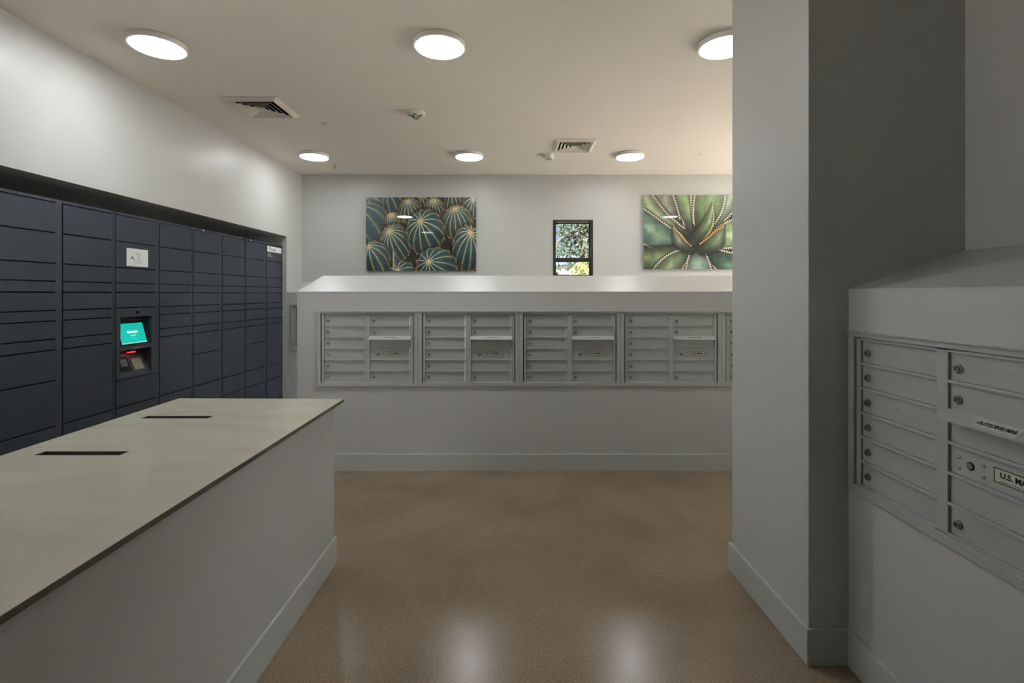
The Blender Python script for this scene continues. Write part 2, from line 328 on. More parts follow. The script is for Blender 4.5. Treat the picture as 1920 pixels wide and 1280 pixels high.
# ------------------------------------------------------------------ mailbox units
OW = .369; PW = .3995
def make_lock(parent, x, y, z, name='lock', r=.0135):
    o = MB().lathe([(r, 0), (r, .003), (r*.92, .005), (r*.8, .0055), (r*.76, .0085), (r*.66, .0105), (r*.6, .0100)], 20, (x, y, z), '-y').build(name, M['lock'], parent)
    return o
def keyslot(parent, x, y, z):
    return MB().box(x-.0014, x+.0014, y-.0112, y-.0095, z-.005, z+.005).build('keyway', M['lock_dark'], parent)
ROW = .0886; ZTOP = 1.236
def make_unit(numbers=None):
    r = thing('mailbox_unit')
    # trim around the opening
    t = MB().box(-PW+.0008, -OW, -.012, .004, .670, 1.265).box(OW, PW-.0008, -.012, .004, .670, 1.265)
    t.box(-OW, OW, -.012, .004, ZT1, 1.265).box(-OW, OW, -.012, .004, .670, ZT0)
    st = t.build('surround_trim', M['metal'], r, bevel=.002)
    scribble(st, .262, .345, .677, .014, -.0122, M['emboss'], 31, 'faint_marking')
    MB().box(-PW+.0008, PW-.0008, -.018, -.0122, 1.259, 1.266).build('top_bead', M['metal'], r, bevel=.001)
    # recessed frame grid
    g = MB(); y0, y1 = -.004, .016
    cols = ((-.343, -.019), (.019, .343))
    for a, b in ((-.362, -.343), (-.019, .019), (.343, .362)): g.box(a, b, y0, y1, ZTOP-6*ROW-.002, ZTOP+.001)
    for a, b in cols:
        for k in range(7):
            z = ZTOP-k*ROW
            g.box(a, b, y0, y1, z-.0042, z+.0042)
            g.box(a, b, y0-.002, y0, z-.0042, z-.001)
    g.build('door_frame', M['metal'], r, bevel=.0012)
    MB().box(-OW+.001, OW-.001, .018, .05, ZT0+.001, ZT1-.001).build('housing', M['metal_in'], r)
    for c, (a, b) in enumerate(cols):
        for k in range(6):
            zt = ZTOP-k*ROW-.0052; zb = ZTOP-(k+1)*ROW+.0052; zc = (zt+zb)/2
            kind = 'door'
            if c == 1: kind = ['door', 'door', 'slot', 'mail', 'blank', 'door'][k]
            nm = {'door': 'door', 'slot': 'slot_panel', 'mail': 'carrier_panel', 'blank': 'blank_door'}[kind]
            mb = MB().box(a+.002, b-.002, .004, .014, zb, zt)
            if kind != 'slot': mb.prism([(b-.016, .004), (b-.002, -.001), (b-.002, .004)], 'z', zb, zt)
            d = mb.build(nm, M['metal'], r, bevel=.0008)
            if kind == 'door':
                make_lock(d, a+.028, .004, zc-.005); keyslot(d, a+.028, .004, zc-.005)
                if numbers:
                    n = numbers.pop(0)
                    lettering(n, .021, a+.165, .0036, zc, M['emboss'], d, 'number')
            if kind == 'mail':
                for sx in (.031, .104):
                    for sz in (.033, .0645):
                        MB().lathe([(.0046, 0), (.0044, .0018), (.0032, .0034), (.0012, .0042)], 12, (a+sx, .004, ZTOP-3*ROW-sz), '-y').build('screw', M['chrome'], d)
                MB().lathe([(.0046, 0), (.0044, .0018), (.0032, .0034), (.0012, .0042)], 12, (a+.279, .004, ZTOP-3*ROW-.048), '-y').build('screw', M['chrome'], d)
                MB().lathe([(.0115, 0), (.0115, .002), (.009, .0026)], 20, (a+.0645, .004, ZTOP-3*ROW-.048), '-y').build('lock', M['lock_dark'], d)
                MB().lathe([(.0085, 0), (.0085, .0034), (.0078, .004)], 20, (a+.0645, .004, ZTOP-3*ROW-.048), '-y').build('lock', M['lock'], d)
                zp = ZTOP-3*ROW-.0445
                pl = MB().box(a+.134, a+.247, .0022, .004, zp-.0165, zp+.0165).build('name_plate', M['plate'], r, bevel=.001)
                tag(pl, 'pale plate with black lettering')
                bd = MB()
                for q in ((a+.131, a+.133, zp-.0195, zp+.0195), (a+.248, a+.250, zp-.0195, zp+.0195), (a+.133, a+.248, zp+.0175, zp+.0195), (a+.133, a+.248, zp-.0195, zp-.0175)):
                    bd.box(q[0], q[1], .0028, .0042, q[2], q[3])
                bd.build('plate_border', M['metal_in'], pl)
                lettering('U.S. MAIL', .0205, a+.1905, .0020, zp+.003, M['ink'], pl, bold=.0006)
                lettering('APPROVED BY THE POSTMASTER GENERAL', .0042, a+.1905, .0020, zp-.0125, M['ink_grey'], pl)
    a, b = cols[1]; zf = ZTOP-2*ROW+.006
    fl = MB().prism([(.004, zf+.003), (-.004, zf+.003), (-.038, zf-.020), (-.038, zf-.026), (-.035, zf-.026), (-.035, zf-.0215), (-.004, zf-.0005), (.004, zf-.0005)], 'x', a-.003, b+.002)
    fl.prism([(-.003, zf-.001), (-.0365, zf-.022), (-.0365, zf-.026), (-.003, zf-.010)], 'x', a-.003, a-.001)
    fl.prism([(-.003, zf-.001), (-.0365, zf-.022), (-.0365, zf-.026), (-.003, zf-.010)], 'x', b, b+.002)
    fo = fl.build('outgoing_mail_flap', M['metal'], r, bevel=.0008)
    tl = -math.atan2(.034, .023)                   # the flap's face leans back like this
    ym, zm = -.0212, zf-.0084
    def onflap(mesh_obj): pass
    lab = MB().hexa([(a+.105, -.0354, zf-.0180), (a+.225, -.0354, zf-.0180), (a+.225, -.0084, zf+.0004), (a+.105, -.0084, zf+.0004),
                     (a+.105, -.0357, zf-.0175), (a+.225, -.0357, zf-.0175), (a+.225, -.0087, zf+.0009), (a+.105, -.0087, zf+.0009)]).build('flap_label', M['flap_label'], fo)
    lettering('OUTGOING MAIL', .0165, a+.165, -.0226, zf-.0078, M['ink'], fo, width=.82, tilt=tl, bold=.0002)
    return r
isl_units = []
proto = make_unit()
places = ['leftmost mailbox unit set in the island, nearest the left end of its row',
          'second mailbox unit from the left end of the island, below the pale sloped top',
          'third mailbox unit from the left end of the island, below the small window',
          'fourth mailbox unit from the left end of the island, last one fully in view',
          'fifth mailbox unit of the island, only a sliver shows beside the tall pillar']
for i in range(5):
    u = proto if i == 0 else copy_tree(proto)
    u.location = (-1.1835+.799*i, D1, 0)
    tag(u, 'silver-grey ' + places[i], 'mailbox', 'mailbox units in the island row')
ub = copy_tree(proto); ub.location = (-2.53, 6.34, 0)
tag(ub, 'silver-grey mailbox unit in the far partition, a narrow strip showing left of the island', 'mailbox')
ur = make_unit(['46', '47', '48', '49', '50', '51', '52', '53', '54'])
ur.location = (1.254, 1.4445, 0); ur.rotation_euler = (0, 0, -math.pi/2)
tag(ur, 'large close-up silver-grey mailbox unit in the right partition, beside the pillar, cut by the frame', 'mailbox')

# ------------------------------------------------------------------ counter
def quadbox(mb, A, B, z0, z1, t, side):
    A = Vector(A); B = Vector(B); d = (B-A).normalized(); n = Vector((-d.y, d.x))*side*t
    pts = [A, B, B+n, A+n]
    mb.hexa([(p.x, p.y, z0) for p in pts]+[(p.x, p.y, z1) for p in pts])
cb = thing('counter_base', (-1.35, 1.0, 0))
def L(p): return (p[0]+1.35, p[1]-1.0)
FR, FL, NR, NL = (-.952, 2.546), (-1.765, 2.566), (-.944, -.5), (-1.70, -.5)
body = MB()
quadbox(body, L(NR), L(FR), 0, .828, .02, 1); quadbox(body, L(FR), L(FL), 0, .828, .02, 1)
quadbox(body, L(FL), L(NL), 0, .828, .02, 1); quadbox(body, L(NL), L(NR), 0, .828, .02, 1)
body.build('body', M['wall'], cb)
bs = MB()
quadbox(bs, L((NR[0]+T, NR[1]-T)), L((FR[0]+T, FR[1]+T)), 0, BH, T, 1); quadbox(bs, L((FR[0]+T, FR[1]+T)), L((FL[0]-T, FL[1]+T)), 0, BH, T, 1)
quadbox(bs, L((FL[0]-T, FL[1]+T)), L((NL[0]-T, NL[1]-T)), 0, BH, T, 1)
bs.build('baseboard', M['trim'], cb, bevel=.003)
tag(cb, 'grey drywall counter base with a tall pale baseboard, under the stone worktop', 'counter')
# worktop with two slots
def edgeX(y, right): return (-.917+.0150*(2.593-y)) if right else (-1.799+.0279*(2.614-y))
ys = [-.53, 1.689, 1.731, 2.187, 2.2355, 2.600]
us = []
me = bpy.data.meshes.new('worktop'); vs = []; fs = []
for y in ys:
    l, rr_ = edgeX(y, False), edgeX(y, True)
    s0, s1 = (-1.664, -1.369) if y < 2 else (-1.682, -1.382)
    yy = [y+(.012 if y == 2.6 else 0), y+(.008 if y == 2.6 else 0), y+(.004 if y == 2.6 else 0), y-(.005 if y == 2.6 else 0)]
    for x, q in zip((l, s0, s1, rr_), yy): vs.append((x+1.35, q-1, .846))
for j in range(5):
    for i in range(3):
        if i == 1 and j in (1, 3): continue
        fs.append((j*4+i, j*4+i+1, j*4+i+5, j*4+i+4))
me.from_pydata(vs, [], fs); me.materials.append(M['stone']); me.materials.append(M['stone_edge'])
wt = bpy.data.objects.new('worktop', me); C.objects.link(wt); wt.location = (-1.35, 1.0, 0)
md = wt.modifiers.new('thick', 'SOLIDIFY'); md.thickness = .0175; md.offset = -1; md.material_offset_rim = 1
md = wt.modifiers.new('bevel', 'BEVEL'); md.width = .0015; md.segments = 2; md.limit_method = 'ANGLE'
tag(wt, 'pale grey-beige stone worktop with two long narrow slots, on the counter at left', 'worktop')

# ------------------------------------------------------------------ parcel lockers (module local: x along the wall, front at y=0 facing -y)
LW = .885
G = [2.0, 1.80, 1.60, 1.483, 1.411, 1.292, 1.224, 1.105, 1.034, .833, .534, .352, .09]
def col_rows(kind):
    if kind == 'split': idx = list(range(12))
    return idx
def make_locker(kinds):
    r = thing('parcel_locker')
    cc = MB()
    if 'kiosk' in kinds: cc.box(.45, LW-.001, .022, .60, 0, 2.022).box(.001, .45, .022, .60, 0, .744).box(.001, .45, .022, .60, 1.29, 2.022).box(.001, .45, .104, .60, .744, 1.29)
    else: cc.box(0.001, LW-.001, .022, .60, .0, 2.022)
    cc.build('carcass', M['locker_dark'], r)
    fr = MB()
    ca, cbb = (.022, .422), (.476, .866)
    for a, b in ((0.0015, ca[0]-.004), (ca[1]+.004, cbb[0]-.004), (cbb[1]+.004, LW-.0015)): fr.box(a, b, 0, .022, 0, 2.022)
    for a, b in ((ca[0]-.003, ca[1]+.003), (cbb[0]-.003, cbb[1]+.003)):
        fr.box(a, b, 0, .022, 2.0035, 2.022); fr.box(a, b, 0, .022, 0, .087)
    fr.build('frame', M['locker'], r, bevel=.0012)
    for (a, b), kind in zip((ca, cbb), kinds):
        if kind == 'short': seams = [g for i, g in enumerate(G) if i != 9]
        elif kind == 'kiosk': seams = [2.0, 1.80, 1.60, 1.483, 1.411, 1.292]
        else: seams = list(G)
        for t_, b_ in zip(seams[:-1], seams[1:]):
            MB().box(a, b, -.004, .0195, b_+.0038, t_-.0038).build('door', M['locker'], r, bevel=.0016)
        if kind == 'kiosk':
            for t_, b_ in zip([.742, .534, .352], [.534, .352, .09]):
                MB().box(a, b, -.004, .0195, b_+.0038, t_-.0038).build('door', M['locker'], r, bevel=.0016)
            make_kiosk(r, a, b)
    return r
def make_kiosk(r, a, b):
    z1, z0 = 1.2892, .7448; ra, rb = a+.042, b-.042
    k = MB()
    k.box(a, ra, -.004, .02, z0, z1).box(rb, b, -.004, .02, z0, z1)
    k.box(ra, rb, -.004, .02, 1.22, z1).box(ra, rb, -.004, .02, .962, .996).box(ra, rb, -.004, .02, z0, .763)
    # recess walls
    k.box(ra-.004, ra, .02, .10, .763, 1.22).box(rb, rb+.004, .02, .10, .763, 1.22)
    k.box(ra, rb, .02, .10, 1.22, 1.225).box(ra, rb, .02, .10, .962, .968)
    k.prism([(.004, .996), (.065, 1.22), (.10, 1.22), (.10, .996)], 'x', ra, rb)         # leaning panel behind the screen
    k.prism([(.004, .763), (.075, .93), (.10, .962), (.10, .763)], 'x', ra, rb)
    tag(k.build('kiosk_panel', M['kiosk'], r, bevel=.0008), 'dark kiosk panel with two recesses')
    # screen on the leaning panel
    def lean(y0, z0_, y1, z1_, z): return y0+(y1-y0)*(z-z0_)/(z1_-z0_)
    def slab(name, x0, x1, za, zb, off, th, m, upper, par):
        q = (.004, .996, .065, 1.22) if upper else (.004, .763, .075, .93)
        ya, yb = lean(*q, za)-off, lean(*q, zb)-off
        return MB().hexa([(x0, ya-th, za), (x1, ya-th, za), (x1, ya, za), (x0, ya, za), (x0, yb-th, zb), (x1, yb-th, zb), (x1, yb, zb), (x0, yb, zb)]).build(name, m, par)
    slab('screen_bezel', ra+.002, rb-.018, 1.002, 1.185, 0, .003, M['black'], True, r)
    sc = slab('screen', ra+.026, rb-.036, 1.010, 1.168, .003, .001, M['screen_teal'], True, r)
    tag(sc, 'lit teal touchscreen')
    zc = 1.098; tl = -math.atan2(.061, .224); yl = lean(.004, .996, .065, 1.22, zc)-.0052; xc = (ra+rb)/2-.004
    lettering('amazon', .034, xc, yl, zc+.004, M['screen_white'], sc, bold=.0008, tilt=tl)
    sm = MB()                                       # the curved arrow under the word
    pts = [(-.030+.060*i/10, -.019-.008*math.sin(math.pi*i/10)) for i in range(11)]
    for (u0, w0), (u1, w1) in zip(pts[:-1], pts[1:]):
        yy = lambda w: lean(.004, .996, .065, 1.22, zc+w)-.0054
        sm.hexa([(xc+u0, yy(w0-.003), zc+w0-.003), (xc+u1, yy(w1-.003), zc+w1-.003), (xc+u1, yy(w1-.003)+.0006, zc+w1-.003), (xc+u0, yy(w0-.003)+.0006, zc+w0-.003),
                 (xc+u0, yy(w0), zc+w0), (xc+u1, yy(w1), zc+w1), (xc+u1, yy(w1)+.0006, zc+w1), (xc+u0, yy(w0)+.0006, zc+w0)])
    sm.build('smile_arrow', M['screen_white'], sc)
    # small illegible caption: a broken fine line
    cp = MB(); x = -.034
    while x < .034:
        wd = random.uniform(.003, .007); z = zc-.052
        yv = lean(.004, .996, .065, 1.22, z)-.0052
        cp.box(xc+x, xc+x+wd, yv, yv+.0006, z-.0018, z+.0018); x += wd+.0016
    cp.build('caption', M['screen_mid'], sc)
    slab('screen_footer', ra+.026, rb-.036, 1.010, 1.020, .0042, .0004, M['screen_mid'], True, sc)
    cd = MB().lathe([(.012, 0), (.0115, .006), (.008, .011), (.003, .0135)], 18, ((ra+rb)/2+.006, -.004, 1.256), '-y').build('camera_dome', M['black'], r)
    MB().box((ra+rb)/2-.035, (ra+rb)/2+.045, -.0055, -.004, .968, .981).build('scanner_label', M['kiosk_label'], r)
    MB().box((ra+rb)/2-.030, (ra+rb)/2+.030, .026, .055, .944, .961).build('scanner', M['black'], r)
    MB().prism([(.022, .943), (.058, .943), (.056, .936), (.024, .936)], 'x', (ra+rb)/2-.02, (ra+rb)/2+.022).build('scanner_lamp', M['red_glow'], r)
    rd = slab('card_reader', ra+.040, ra+.135, .800, .905, 0, .006, M['black'], False, r)
    slab('reader_display', ra+.055, ra+.120, .835, .890, .006, .001, M['kiosk_label'], False, rd)
    kp = slab('keypad', ra+.165, ra+.265, .795, .885, 0, .005, M['keypad'], False, r)
    for i in range(4):
        for j in range(4):
            slab('key', ra+.171+i*.0225, ra+.188+i*.0225, .800+j*.0205, .815+j*.0205, .005, .002, M['key'], False, kp)
M['screen_teal'] = mat('teal_screen', srgb(10, 150, 140), rough=.25, emit=srgb(12, 160, 148), estr=.9)
M['screen_mid'] = mat('screen_caption', srgb(90, 200, 180), rough=.3, emit=srgb(70, 190, 170), estr=.8)
M['kiosk_label'] = mat('grey_blue_plate', srgb(98, 104, 110), rough=.35)
M['key'] = mat('keypad_key', srgb(160, 158, 140), rough=.4, metal=.3)
LY0 = 3.678-LW*2
lk = []
kinds = [('short', 'split'), ('split', 'short'), ('kiosk', 'short'), ('split', 'short'), ('split', 'short')]
lab = ['nearest dark blue-grey parcel locker bank, mostly past the left edge of the frame',
       'dark blue-grey parcel locker bank at the left edge, one column with two tall lower doors',
       'dark blue-grey parcel locker bank with the teal touchscreen and keypad kiosk',
       'dark blue-grey parcel locker bank between the kiosk bank and the farthest one',
       'farthest dark blue-grey parcel locker bank, next to the mailbox partition, with a white name strip']
protos = {}
for i, (kd, lb) in enumerate(zip(kinds, lab)):
    if i == 0: continue
    u = make_locker(kd) if kd not in protos else copy_tree(protos[kd]); protos.setdefault(kd, u)
    u.location = (-3.03, LY0+LW*i, 0); u.rotation_euler = (0, 0, math.pi/2)
    tag(u, lb, 'parcel locker', 'parcel lockers in the left alcove'); lk.append(u)
# filler panel where the alcove ends, outside the frame
tag(MB().box(-3.72, -3.03, AY0, LY0+LW-.002, 0, AZ).build('trim_1', M['wall']), **S)
# name strip on the last column, two small tags on the top rails
far = lk[-1]
ns = MB().box(.486, .84, -.0052, -.004, 1.916, 1.984).build('name_strip', M['paper'], far); tag(ns, 'white strip with grey handwriting-like name')
lettering('S Mowsan', .058, .498, -.0056, 1.950, M['ink_grey'], ns, align='LEFT', width=.85)
sp = MB().box(.49, .66, -.0044, -.004, 1.852, 1.91).build('small_sign', M['locker'], far)
scribble(sp, .500, .580, 1.884, .018, -.0044, M['paper'], 3); scribble(sp, .500, .620, 1.856, .022, -.0044, M['paper'], 5)
MB().box(.165, .185, -.0012, 0, 2.004, 2.020).build('asset_tag', M['paper'], lk[2])
MB().box(.12, .142, -.0012, 0, 2.004, 2.020).build('asset_tag', M['paper'], far)
# paper notice on the kiosk bank
nt_ = thing('paper_notice', (-3.0258, 3.798, 1.618), math.pi/2)
MB().box(0, .222, -.0012, 0, 0, .140).build('sheet', M['paper'], nt_)
gx = MB()
rnd = random.Random(4)
for i in range(16):
    a_, r_ = rnd.uniform(0, 6.28), rnd.uniform(0, .02); cx, cz = .057+r_*1.3*math.cos(a_), .068+r_*math.sin(a_)-.3*r_*math.cos(a_)
    s_ = rnd.uniform(.003, .007); gx.box(cx-s_, cx+s_, -.0016, -.0012, cz-s_*.6, cz+s_*.6)
gx.box(.050, .063, -.0018, -.0012, .060, .078)
gx.build('printed_graphic', M['ink_grey'], nt_)
for i, (x0, x1, z) in enumerate([(.092, .14, .104), (.092, .148, .094), (.107, .135, .082), (.107, .135, .072), (.107, .135, .062), (.107, .137, .052), (.078, .158, .036), (.078, .158, .026)]):
    scribble(nt_, x0, x1, z, .006, -.0012, M['ink_pale'] if 'ink_pale' in M else M.setdefault('ink_pale', mat('pale_ink', srgb(165, 165, 158), rough=.6)), 20+i, 'text_line')
tag(nt_, 'white paper notice with a small grey graphic, stuck to the locker door above the kiosk', 'notice')

# ------------------------------------------------------------------ ceiling lamps
def make_lamp():
    r = thing('ceiling_lamp', (0, 0, CEIL))
    MB().lathe([(.160, 0), (.168, -.004), (.170, -.030), (.166, -.036), (.155, -.037), (.153, -.033)], 48).build('housing', M['white_plastic'], r)
    MB().lathe([(.1535, -.0335), (.1535, -.0385), (.150, -.0405)], 48).build('diffuser', M['diffuser'], r)
    return r
lp = [(-2.36, 3.22, 'left lamp of the near row, over the lockers'), (-.51, 3.22, 'middle lamp of the near row, above the island front'),
      (1.36, 3.22, 'right lamp of the near row, half hidden by the pillar'), (-2.40, 5.80, 'left lamp of the far row, near the left wall corner'),
      (-.57, 5.80, 'middle lamp of the far row, above the cactus picture'), (1.33, 5.80, 'right lamp of the far row, right of the small vent'),
      (3.20, 3.22, 'lamp of the near row hidden behind the pillar'), (3.20, 5.80, 'lamp of the far row hidden behind the pillar'),
      (-2.36, .62, 'lamp over the counter just above the frame')]
lamp0 = make_lamp()
LAMP_SET = {0: 'diffuser_main', 1: 'diffuser_mid', 2: 'diffuser_weak', 3: 'diffuser', 4: 'diffuser', 5: 'diffuser', 6: 'diffuser_weak', 7: 'diffuser', 8: 'diffuser_overhead'}
for i, (x, y, s) in enumerate(lp):
    u = make_lamp() if i == 0 else copy_tree(lamp0) if i > 1 else lamp0
    for ch in u.children:
        if ch.name.startswith('diffuser') and i in LAMP_SET:
            ch.data = ch.data.copy(); ch.data.materials[0] = M[LAMP_SET[i]]
    u.location = (x, y, CEIL); tag(u, 'round white flush ceiling '+s, 'ceiling lamp', 'round ceiling lamps')

# ------------------------------------------------------------------ air vents
def make_vent():
    r = thing('air_vent', (0, 0, CEIL)); h = .228
    def ring(mb, o, i, z_o, z_i, th=.002):
        for sx in range(4):
            c, s_ = [(1, 0), (0, 1), (-1, 0), (0, -1)][sx]
            R = lambda x, y: (x*c-y*s_, x*s_+y*c)
            q = [R(-o, -o), R(o, -o), R(i, -i), R(-i, -i)]; zz = [z_o, z_o, z_i, z_i]
            mb.hexa([(p[0], p[1], z-th) for p, z in zip(q, zz)]+[(p[0], p[1], z) for p, z in zip(q, zz)])
    f = MB(); ring(f, h, h-.038, -.002, -.026, .003); f.build('outer_flange', M['vent'], r)
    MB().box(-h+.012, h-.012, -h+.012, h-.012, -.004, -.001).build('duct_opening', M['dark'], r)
    for k in range(4):
        o = h-.042-k*.040; m = MB(); ring(m, o+.006, o-.021, -.027, -.009, .002); m.build('louver', M['vent'], r)
    m = MB(); m.prism([(-.022, -.010), (.022, -.010), (.034, -.027), (-.034, -.027)], 'y', -.034, .034); m.build('centre_louver', M['vent'], r)
    return r
v1 = make_vent(); v1.location = (-2.247, 4.33, CEIL); tag(v1, 'larger-looking white square louvred air vent near the left wall', 'air vent', 'square ceiling air vents')
v2 = copy_tree(v1); v2.location = (.625, 5.44, CEIL); tag(v2, 'white square louvred air vent between the middle and right far lamps', 'air vent', 'square ceiling air vents')

# detectors and sprinklers
sd = thing('smoke_alarm', (-.92, 4.46, CEIL))
MB().lathe([(.082, 0), (.085, -.006), (.082, -.024), (.070, -.034), (.050, -.038)], 40).build('base', M['white_plastic'], sd)
MB().lathe([(.044, -.036), (.046, -.040), (.030, -.056), (.014, -.062)], 32).build('strobe_lens', M['chrome'], sd)
for i in range(3):
    a = math.radians(210+60*i); x, y = .058*math.cos(a), .058*math.sin(a)
    MB().lathe([(.014, -.034), (.013, -.042), (.006, -.045)], 12, (x, y, 0)).build('sensor_port', M['ink_grey'], sd)
tag(sd, 'round white ceiling alarm with clear strobe lens, left of the middle near lamp', 'smoke alarm')
s2 = thing('ceiling_speaker', (.375, 5.80, CEIL))
MB().lathe([(.052, 0), (.056, -.004), (.060, -.05), (.056, -.058), (.046, -.060)], 32).build('body', M['white_plastic'], s2)
MB().lathe([(.036, -.058), (.037, -.062), (.030, -.064)], 24).build('grille', M['ink_grey'], s2)
for i in range(3):
    MB().box(-.03, .03, -.018+i*.015, -.014+i*.015, -.0665, -.0638).build('grille_bar', M['white_plastic'], s2)
MB().lathe([(.02, -.02), (.02, -.03), (.012, -.034)], 16, (-.07, .0, 0)).build('side_knob', M['white_plastic'], s2)
MB().box(-.07, -.05, -.006, .006, -.03, -.018).build('bracket', M['white_plastic'], s2)
tag(s2, 'small round white ceiling detector with a grille, just left of the far air vent', 'detector')
sp1 = thing('fire_sprinkler', (-2.31, 6.20, CEIL))
MB().lathe([(.034, 0), (.036, -.003), (.026, -.008)], 24).build('escutcheon', M['white_plastic'], sp1)
MB().lathe([(.010, -.006), (.010, -.026), (.006, -.030)], 14).build('stem', M['chrome'], sp1)
fr_ = MB()
for s_ in (-1, 1): fr_.tube([(s_*.009, 0, -.026), (s_*.016, 0, -.040), (s_*.006, 0, -.056)], [.0028]*3, 6)
fr_.build('yoke', M['chrome'], sp1)
MB().lathe([(.020, -.055), (.021, -.058), (.018, -.060)], 20).build('deflector', M['chrome'], sp1)
tag(sp1, 'small metal fire sprinkler head on the ceiling behind the left far lamp', 'sprinkler')
for x, y, rr, s_ in ((-1.855, 4.76, .043, 'left, between the large vent and the left far lamp'), (2.17, 5.80, .034, 'right, beside the pillar edge')):
    c_ = MB().lathe([(rr*.9, 0), (rr, -.003), (rr*.97, -.008), (rr*.7, -.0095)], 28, (0, 0, 0)).build('sprinkler_cover', M['vent']); c_.location = (x, y, CEIL)
    tag(c_, 'flat round concealed sprinkler cover at '+s_, 'sprinkler cover')

# ------------------------------------------------------------------ pictures (flat prints computed as coloured grids)
def vnoise(h, w, cell, seed):
    r = np.random.RandomState(seed); g = r.rand(h//cell+3, w//cell+3)
    yy, xx = np.mgrid[0:h, 0:w]/cell; y0 = yy.astype(int); x0 = xx.astype(int); fy = yy-y0; fx = xx-x0
    fy = fy*fy*(3-2*fy); fx = fx*fx*(3-2*fx)
    return (g[y0, x0]*(1-fy)*(1-fx)+g[y0+1, x0]*fy*(1-fx)+g[y0, x0+1]*(1-fy)*fx+g[y0+1, x0+1]*fy*fx)
GW, GH = 400, 268
def sm(a, b, x): t = np.clip((x-a)/(b-a), 0, 1); return t*t*(3-2*t)
def cactus_image():
    sx = 1555/GW; X, Y = np.meshgrid((np.arange(GW)+.5)*sx, (np.arange(GH)+.5)*sx)
    n1 = vnoise(GH, GW, 3, 1); n2 = vnoise(GH, GW, 14, 2); n0 = np.random.RandomState(5).rand(GH, GW)
    img = np.ones((GH, GW, 3))*np.array([44, 38, 30.])*(.5+.9*n2[..., None])
    L_ = [(230, 200, 210, 230, 0, 120, 80, 12), (500, 190, 170, 230, 0, 430, 40, 13), (920, 210, 70, 110, 0, 900, 120, 12), (1350, 190, 125, 190, 0, 1340, 40, 14),
          (1610, 270, 120, 200, 0, 1640, 165, 15), (1085, 310, 142, 160, 0, 1080, 195, 19), (755, 350, 165, 195, -10, 720, 205, 18), (170, 520, 290, 300, 0, 20, 280, 13),
          (1410, 510, 208, 250, 0, 1380, 312, 19), (502, 465, 108, 110, 0, 480, 400, 22), (550, 790, 212, 262, -15, 455, 630, 19), (965, 650, 268, 325, 0, 890, 490, 17),
          (250, 1050, 215, 280, 0, 165, 850, 15), (1560, 880, 215, 330, 0, 1600, 655, 17), (645, 1240, 200, 190, 0, 570, 1180, 14), (1120, 1140, 290, 280, 0, 1010, 1060, 17)]
    for k, (cx, cy, rx, ry, rot, ax, ay, N) in enumerate(L_):
        N = round(N*.78)
        cx -= 125; ax -= 125; cy -= 150; ay -= 150
        c, s = math.cos(math.radians(rot)), math.sin(math.radians(rot))
        dx, dy = X-cx, Y-cy; p = (c*dx+s*dy)/rx; q = (-s*dx+c*dy)/ry
        adx, ady = ax-cx, ay-cy; ap = (c*adx+s*ady)/rx; aq = (-s*adx+c*ady)/ry
        m = math.hypot(ap, aq); 
        if m > .93: ap, aq = ap/m*.93, aq/m*.93
        az = math.sqrt(1-ap*ap-aq*aq); A = np.array([ap, aq, az])
        e1 = np.cross(A, [0.13, -1, .2]); e1 /= np.linalg.norm(e1); e2 = np.cross(A, e1)
        r2 = p*p+q*q
        nz = np.sqrt(np.clip(1-r2, 0, 1))
        na = p*A[0]+q*A[1]+nz*A[2]; n1_ = p*e1[0]+q*e1[1]+nz*e1[2]; n2_ = p*e2[0]+q*e2[1]+nz*e2[2]
        phi = np.arctan2(n2_, n1_); th = np.arccos(np.clip(na, -1, 1))
        rib = np.abs(((phi*N/(2*math.pi)+.3*k) % 1)-.5)*2           # 1 at crest, 0 in the valley
        wob = (n1-.5)*.10
        scal = 1+.045*np.cos(phi*N+.3*k*2*math.pi)                    # scalloped outline
        inside = r2 < scal*scal*1.0
        circ = np.sin(th)*rx*2*math.pi/N+1e-3                         # rib pitch in picture units
        wdt = np.clip(10./circ, .04, .9)                              # half width of the crest line
        crest = sm(1-wdt*1.25, 1-wdt*.45, rib+wob)
        halo = sm(1-wdt*4, 1-wdt, rib)*.22
        light = np.clip(.32+.75*nz*(.6-.25*q)+.25*np.clip(-q, 0, 1), .12, 1.15)
        lat = .75+.35*rib
        body = np.array([74, 116, 118.])+(n2[..., None]-.5)*np.array([20, 24, 40.])
        body = body*(light*lat)[..., None]
        tip = np.clip(1.3-th*1.1, 0, 1)
        cc = np.array([204, 174, 112.])*(1-tip[..., None])+np.array([228, 214, 176.])*tip[..., None]
        cc = cc*(.72+.35*light[..., None])*(.85+.3*n0[..., None])
        col = body*(1-halo[..., None])+np.array([110, 118, 84.])*halo[..., None]
        col = col*(1-crest[..., None])+cc*crest[..., None]
        ap_ = sm(.17, .05, th)[..., None]; col = col*(1-ap_)+np.array([226, 196, 134.])*(.8+.3*n0[..., None])*ap_
        edge = (r2 > scal**2*.90)&inside                                # spines on the rim
        col = np.where((edge & (n0 > .7))[..., None], np.array([172, 140, 80.]), col)
        sh = (r2 < 1.30)&(~inside)
        img = np.where(sh[..., None], img*.62, img)
        fuzz = (r2 < scal**2*1.07)&(~inside)&(n0 > .82)
        img = np.where(fuzz[..., None], np.array([176, 140, 76.]), img)
        img = np.where(inside[..., None], col, img)
    return np.clip(img, 0, 255)
